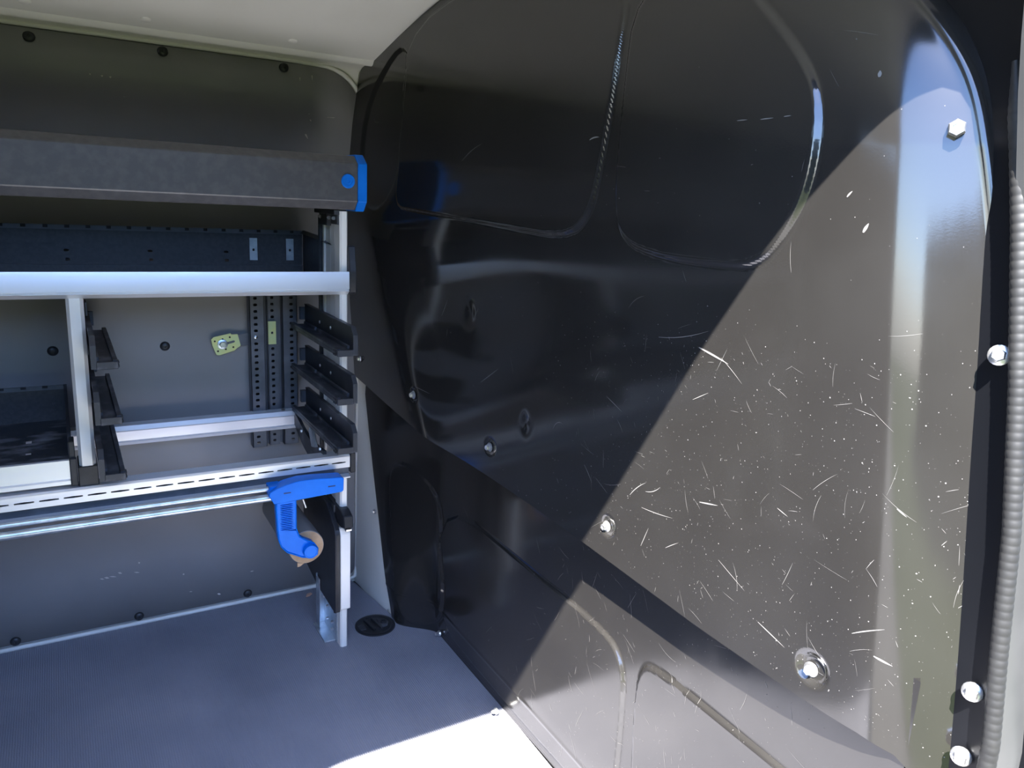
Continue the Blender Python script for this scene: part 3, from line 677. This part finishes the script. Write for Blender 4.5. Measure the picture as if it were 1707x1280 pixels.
# back: stepped panel with a toothed top edge and square holes
bk = Mesh()
YB = 1.955
hx = [0.0155 + 0.1665 * k for k in range(-7, 3)]
for z, hz, y in ((0.932, 0.0035, YB), (0.952, 0.003, YB)): pass
bk.plate(0.940, 0.966, [(0.9515, x, 0.003, 0.005) for x in hx], XL, 0.531, lambda u, v, d: (v, YB + d, u), 0.002)
bk.plate(0.921, 0.940, [(0.9315, x + 0.001, 0.0038, 0.0042) for x in hx], XL, 0.531, lambda u, v, d: (v, YB - 0.0015 + d, u), 0.002)
bk.box(XL, 0.531, YB - 0.003, YB, 0.966, 0.997).box(XL, 0.531, YB - 0.006, YB, 0.903, 0.921)
bo = bk.obj('tray_back', 'black_metal', us, 25)
tt = Mesh().box(XL, 0.531, YB - 0.006, YB + 0.004, 0.9965, 0.9995)
for x in np.arange(XL, 0.525, 0.0405): tt.box(x, min(x + 0.031, 0.531), YB - 0.006, YB - 0.001, 0.9995, 1.0065)
Mesh().box(XL, 0.531, YB - 0.0008, YB + 0.004, 0.9996, 1.0060).obj('edge_backing', 'dark', bo, None)
tt.obj('toothed_edge', 'upright', bo, None)
clip_plate('mounting_clip', 0.4025, 0.4205, 0.933, 0.986, YB - 0.007, us, 'zinc', (0, -0.0015)); clip_plate('mounting_clip', 0.4905, 0.5085, 0.933, 0.986, YB - 0.007, us, 'zinc', (0, -0.0015))
# right end wall: thin sheet with a turned-in top, plus the end cap
V = [(0.534, 1.955, 0.903), (0.534, 1.955, 1.007), (0.556, 1.668, 0.989), (0.556, 1.654, 0.903)]
V2 = [(a + 0.004, b, c_) for a, b, c_ in V]
Fq = [[0, 1, 2, 3], [7, 6, 5, 4]] + [[i, (i + 1) % 4, 4 + (i + 1) % 4, 4 + i] for i in range(4)]
ew = Mesh().add(V, Fq and Fq[:0]).F
bm = fix_normals(V + V2, Fq); Vv, Ff = bm_out(bm)
ewo = mesh_obj('end_wall', Vv, Ff, 'black_metal', us, None)
tp = Mesh()
for a, b, dz in (((0.534, 1.955, 1.007), (0.556, 1.668, 0.989), 0.0),):
    A = Vector(a); B = Vector(b)
    tp.add([A, B, B + Vector((-0.012, 0.002, -0.007)), A + Vector((-0.010, -0.004, -0.006)), A + Vector((0.004, 0, 0)), B + Vector((0.004, 0, 0))], [[0, 1, 2, 3], [4, 5, 1, 0]])
tp.obj('top_fold', 'black_metal', ewo, None)
hex_bolt('bolt', (0.549, 1.745, 0.918), (-1, -0.1, 0), 0.0055, 0.010, ewo); hex_bolt('bolt', (0.552, 1.695, 0.955), (-1, -0.1, 0), 0.003, 0.004, ewo, False); hex_bolt('bolt', (0.549, 1.69, 0.912), (-1, -0.1, 0), 0.004, 0.007, ewo, False)
Mesh().prism([(1.650, 0.890), (1.648, 0.935), (1.660, 0.990), (1.672, 0.991), (1.676, 0.94), (1.676, 0.886), (1.660, 0.882)], 0, xr, xr + 0.0165, 0.002).obj('end_cap', 'black_plastic', us, 30)

# ------------------------------------------------------------------ lower tray in the left bay
lt = empty('parts_tray', (-0.35, 1.80, 0.512))
tag(lt, 'lower dark parts tray with white scuffs and an aluminium front edge, left of the divider', 'tray')
xr2 = -0.012
Mesh().prism([(1.664, 0.566), (1.6595, 0.565), (1.6595, 0.527), (1.663, 0.525), (1.660, 0.5225), (1.660, 0.515), (1.70, 0.515), (1.70, 0.518), (1.666, 0.520), (1.666, 0.566)], 0, XL, xr2).obj('front_edge', 'alu', lt, 25)
bs = Mesh().prism([(1.664, 0.5655), (1.93, 0.577), (1.93, 0.573), (1.664, 0.5615)], 0, XL, xr2).obj('tray_base', 'scuffed_tray', lt, None)
for px, py, l, t in ((48, 738, 0.010, 0.007), (47, 755, 0.009, 0.003)):
    q = at(px, py, 2, 0.571); zt = 0.5655 + (q[1] - 1.664) * 0.0432
    Mesh().add([(q[0] - l / 2, q[1] - t, zt + 0.0004), (q[0] + l / 2, q[1] - t, zt + 0.0004), (q[0] + l / 2, q[1] + t, zt + 0.001), (q[0] - l / 2, q[1] + t, zt + 0.001)], [[0, 1, 2, 3]]).obj('bare_spot', 'scuff', bs, None)
bk = Mesh(); cols = [-0.115, -0.0345]
bk.plate(-0.075, xr2, [(-0.034, z, 0.0028, 0.0026) for z in (0.602, 0.617, 0.632)], 0.575, 0.648, lambda u, v, d: (u, 1.925 + d, v), 0.003)
bk.plate(-0.19, -0.075, [(-0.113, z, 0.0028, 0.0026) for z in (0.602, 0.617, 0.632)], 0.575, 0.648, lambda u, v, d: (u, 1.925 + d, v), 0.003)
bk.box(XL, -0.19, 1.925, 1.928, 0.575, 0.648).box(XL, xr2, 1.927, 1.929, 0.575, 0.655)
bo = bk.obj('tray_back', 'black_metal', lt, 25)
tt = Mesh().box(XL, xr2, 1.922, 1.93, 0.648, 0.6515)
for x in np.arange(xr2 - 0.0305 - 27 * 0.0405, xr2 - 0.02, 0.0405): tt.box(x, x + 0.030, 1.922, 1.926, 0.6515, 0.657)
tt.obj('toothed_edge', 'upright', bo, None)
Mesh().box(XL, xr2, 1.9262, 1.93, 0.6516, 0.6562).obj('edge_backing', 'dark', bo, None)
Mesh().prism([(1.664, 0.516), (1.664, 0.60), (1.70, 0.602), (1.93, 0.657), (1.93, 0.56), (1.70, 0.516)], 0, xr2, xr2 + 0.006).obj('end_wall', 'dusty_plastic', lt, None)
Mesh().box(xr2 + 0.0005, xr2 + 0.013, 1.655, 1.668, 0.513, 0.569, 0.0015).box(xr2 + 0.0005, xr2 + 0.011, 1.662, 1.70, 0.565, 0.602, 0.0015).obj('end_cap', 'black_plastic', lt, 30)

# ------------------------------------------------------------------ case runners
def runner(s):
    """runner whose web is at x = 0 and whose ledge points to -x (s = -1) or +x (s = +1); front at y = 0"""
    r = empty('case_runner', (0, 0, 0))
    L = 0.375
    def X(a, b): return (min(s * a, s * b), max(s * a, s * b))
    pr = [(0.0, 0.010), (0.004, 0.046), (0.016, 0.058), (L, 0.058), (L, 0.0), (0.0, 0.0)]
    wx = X(-0.0065, 0.0); wb = Mesh().prism(pr, 0, *wx).obj('web', 'black_plastic', r, 30)
    Mesh().prism([(-0.003, 0.0), (-0.003, 0.044), (0.012, 0.0605), (L, 0.0605), (L, 0.058), (0.016, 0.058), (0.004, 0.046), (0.004, 0.0)], 0, *X(-0.0085, 0.0012)).obj('web_rim', 'dusty_plastic', wb, 30)
    lx = X(0.0, 0.036); l_ = Mesh().box(*lx, 0.0, L, 0.0, 0.010, 0.0012).obj('ledge', 'dusty_plastic', r, 30)
    Mesh().box(*X(0.027, 0.036), 0.002, L, 0.0095, 0.0155, 0.001).obj('lip', 'dusty_plastic', l_, 30)
    Mesh().box(*X(0.0, 0.006), 0.025, L - 0.12, 0.0095, 0.0175, 0.001).box(*X(0.0, 0.006), L - 0.105, L - 0.01, 0.0095, 0.0175, 0.001).obj('guide_rib', 'dusty_plastic', l_, 30)
    Mesh().box(*X(0.0, 0.036), -0.004, 0.001, -0.001, 0.013, 0.001).obj('nose', 'dusty_plastic', l_, 30)
    Mesh().box(*X(0.0360, 0.0385), 0.004, 0.022, 0.0, 0.0045, 0.0008).box(*X(0.0360, 0.0385), 0.004, 0.022, 0.0075, 0.012, 0.0008).obj('catch', 'black_plastic', l_, None)
    for y in (0.16, 0.245): Mesh().lathe([(0.0042, 0), (0.0034, 0.0016), (0, 0.0022)], (s * 0.0, y, 0.034), (s, 0, 0), 12).obj('rivet', 'bolt', wb, 40)
    Mesh().box(*X(-0.002, 0.012), L, L + 0.012, 0.020, 0.052, 0.001).obj('rear_tab', 'upright', r, None)
    return r
RZ = (0.766, 0.6595, 0.5485)
txt = ('topmost', 'middle', 'lowest')
for side, (s, xw) in (('right', (-1, 0.529)), ('left', (1, 0.0445))):
    first = None
    for k, z in enumerate(RZ):
        if first is None: o = first = runner(s)
        else: o = copy_tree(first)
        o.location = (xw, 1.552 if s < 0 else 1.560, z)
        tag(o, ('%s dusty black plastic case runner on the end post' if s < 0 else '%s dusty black plastic case runner beside the aluminium divider') % txt[k], 'runner', 'case runners in the right bay')

# ------------------------------------------------------------------ blue roll holder with two steel tubes
YH = 1.610
def hp(pts, y=YH): return [(at(a, b, 1, y)[0], at(a, b, 1, y)[2]) for a, b in pts]
rh = empty('roll_holder', (0.44, 1.63, 0.28))
tag(rh, 'bright blue plastic holder with ribbed arm and two steel tubes under the slotted rail', 'holder')
hs = Mesh().prism(hp([(457, 841), (449, 828), (450, 822), (462, 815), (478, 808), (500, 801.5), (525, 798.5), (570, 795.5), (573.5, 797), (573, 817), (570, 820), (495, 834)]), 1, YH, YH + 0.036, 0.0012).obj('housing', 'blue', rh, 30)
Mesh().prism(hp([(446, 808), (466, 805), (466, 812), (451, 824), (447, 824)], YH + 0.03), 1, YH + 0.012, YH + 0.046, 0.001).obj('housing_end', 'blue', hs, 30)
for a, b in ((479, 822), (553, 810.5)):
    Mesh().prism(hp([(a - 6, b - 0.5), (a + 6, b - 2.0), (a + 6, b - 0.2), (a - 6, b + 1.6)], YH), 1, YH - 0.0004, YH + 0.001).obj('moulded_mark', 'dark_blue', hs, None)
arm_out = [(461, 838), (494, 834), (494.5, 882), (500, 896), (512, 902), (524, 906), (531, 915), (530, 925), (522, 931), (505, 930), (480, 922), (470, 913), (465.5, 900)]
ar = Mesh().prism(hp(arm_out), 1, YH + 0.014, YH + 0.028, 0.001).obj('arm', 'blue', rh, None)
PO = hp(arm_out)
(xa, zt), (xb, _), (_, zm) = hp([(462.5, 836)])[0], hp([(494, 836)])[0], hp([(470, 887)])[0]
sl = Mesh().plate(xa, xb, [((xa + xb) / 2, z, 0.0155, 0.00135) for z in np.linspace(zm + 0.003, zt - 0.012, 15)], zm, zt, lambda u, v, d: (u, YH + 0.004 + d, v), 0.010)
sl.obj('slotted_face', 'blue', ar, 25)
Mesh().prism(hp(arm_out[2:] + [(465.0, 887), (494.5, 886)]), 1, YH + 0.006, YH + 0.0145).obj('elbow', 'blue', ar, None)
path = [(a, YH + 0.005, b) for a, b in PO] + [(PO[0][0], YH + 0.005, PO[0][1])]
Mesh().tube(path, 0.0017, 6).obj('arm_border', 'blue', ar, 60)
q = at(517.5, 918.5, 1, YH)
Mesh().lathe([(0.0165, -0.012), (0.0165, 0.004), (0.0152, 0.006), (0.0135, 0.006), (0.0128, 0.0048), (0, 0.0048)], q, (0, -1, 0), 26).obj('knob', 'blue', rh, 40)
for nm, r, za, y, xe in (('steel_tube', 0.0058, 0.4565, 1.637, 0.372), ('steel_tube', 0.0086, 0.4385, 1.630, 0.375)):
    Mesh().tube([(XL, y, za), (-0.4, y, za), (0.0, y, za), (0.2, y, za), (xe, y, za)], r, 16).obj(nm, 'zinc', rh, 50)
Mesh().tube([tuple(at(505, 832, 1, 1.66)), tuple(at(510, 846, 1, 1.66))], 0.0022, 8).obj('pin', 'bolt', rh, 50)

# paper roll hanging behind the blue arm
q = at(511, 912, 1, 1.655); rc = Vector((q[0], 1.655, q[2]))
rl_ = empty('paper_roll', (q[0], 1.78, q[2] - 0.041))
tag(rl_, 'grey roll with a brown cardboard end, held behind the blue arm', 'roll')
Mesh().lathe([(0.0405, -0.27), (0.0410, -0.001), (0.0395, 0)], rc, (0, -1, 0), 40).obj('wrap', 'roll_grey', rl_, 40)
Mesh().lathe([(0.0396, -0.0005), (0.0396, 0.0006), (0.018, 0.0006), (0.0172, -0.004), (0, -0.004)], rc, (0, -1, 0), 40).obj('cardboard_end', 'card', rl_, 30)
Mesh().prism([(rc.x - 0.022, rc.z - 0.036), (rc.x - 0.006, rc.z - 0.039), (rc.x - 0.016, rc.z - 0.0455), (rc.x - 0.022, rc.z - 0.046)], 1, 1.654, 1.657).obj('torn_flap', 'card', rl_, None)

# black board standing against the end post
bb = empty('folded_board', (0.536, 1.76, 0.105))
tag(bb, 'upright black board with a pale metal front edge, clipped to the end post', 'board')
pl = [(1.652, 0.322), (1.648, 0.310), (1.648, 0.108), (1.655, 0.104), (1.80, 0.108), (1.90, 0.125), (1.93, 0.30), (1.93, 0.325), (1.85, 0.372), (1.72, 0.372)]
Mesh().prism(pl, 0, 0.518, 0.530, 0.001).obj('board', 'black_plastic', bb, 25)
Mesh().prism([(1.645, 0.312), (1.645, 0.115), (1.66, 0.105), (1.664, 0.108), (1.6625, 0.325), (1.655, 0.325)], 0, 0.5305, 0.5545, 0.001).obj('front_edge', 'alu_v', bb, 25)
path = [(0.519, y, z) for y, z in ((1.85, 0.372), (1.72, 0.371), (1.655, 0.325), (1.648, 0.310), (1.648, 0.108), (1.66, 0.104))]
Mesh().tube(path, 0.0022, 6).obj('rubber_edge', 'black_plastic', bb, 50)
cb = Mesh().prism([(1.620, 0.338), (1.624, 0.366), (1.650, 0.375), (1.76, 0.375), (1.76, 0.335), (1.645, 0.330)], 0, 0.531, 0.553, 0.002).obj('clip_block', 'black_plastic', bb, 30)
Mesh().box(0.535, 0.550, 1.6205, 1.64, 0.329, 0.3345, 0.001).obj('clip_foot', 'bolt', cb, None)
Mesh().box(0.528, 0.535, 1.69, 1.71, 0.352, 0.372, 0.001).obj('clip_tab', 'dusty_plastic', cb, None)

# ------------------------------------------------------------------ floor socket
cx, cy = 0.648, 1.722
fs = empty('floor_socket', (cx, cy, 0.0))
tag(fs, 'round black lashing socket set into the floor beside the end post', 'socket')
Mesh().lathe([(0.0525, 0.0), (0.0520, 0.003), (0.047, 0.0046), (0.043, 0.0035), (0.040, 0.0012), (0, 0.0010)], (cx, cy, 0.0002), (0, 0, 1), 44).obj('dish', 'black_plastic', fs, 35)
lv = Mesh()
for a in (-1, 1):
    lv.prism([(cx - 0.012 + a * 0.010, cy + 0.03), (cx - 0.006 + a * 0.010, cy + 0.033), (cx + 0.004 + a * 0.010, cy - 0.024), (cx - 0.003 + a * 0.010, cy - 0.027)], 2, 0.0012, 0.008, 0.001)
lv.obj('lever', 'black_plastic', fs, 30)
Mesh().prism([(cx + 0.012, cy + 0.02), (cx + 0.03, cy + 0.014), (cx + 0.036, cy - 0.002), (cx + 0.028, cy - 0.016), (cx + 0.008, cy - 0.02)], 2, 0.0011, 0.0065, 0.001).obj('plate', 'dusty_plastic', fs, 30)
Mesh().lathe([(0.0085, 0), (0.008, 0.004), (0.005, 0.004), (0.0042, 0.001), (0, 0.001)], (cx + 0.023, cy + 0.0, 0.0065), (0, 0, 1), 20).obj('screw', 'black_plastic', fs, 40)
Mesh().box(cx - 0.045, cx - 0.028, cy - 0.012, cy + 0.012, 0.0012, 0.005, 0.001).obj('stop', 'dusty_plastic', fs, 30)
# chip of wood on the floor
q = at(515, 992, 2, 0.002)
wc = Mesh(); wc.prism([(q[0] - 0.010, q[1] - 0.006), (q[0] + 0.001, q[1] - 0.004), (q[0] + 0.011, q[1] + 0.004), (q[0] + 0.008, q[1] + 0.011), (q[0] - 0.004, q[1] + 0.008)], 2, 0.0002, 0.004, 0.001)
tag(wc.obj('wood_chip', 'chipwood', smooth=None), 'small pale chip of wood lying on the floor by the wall', 'chip')
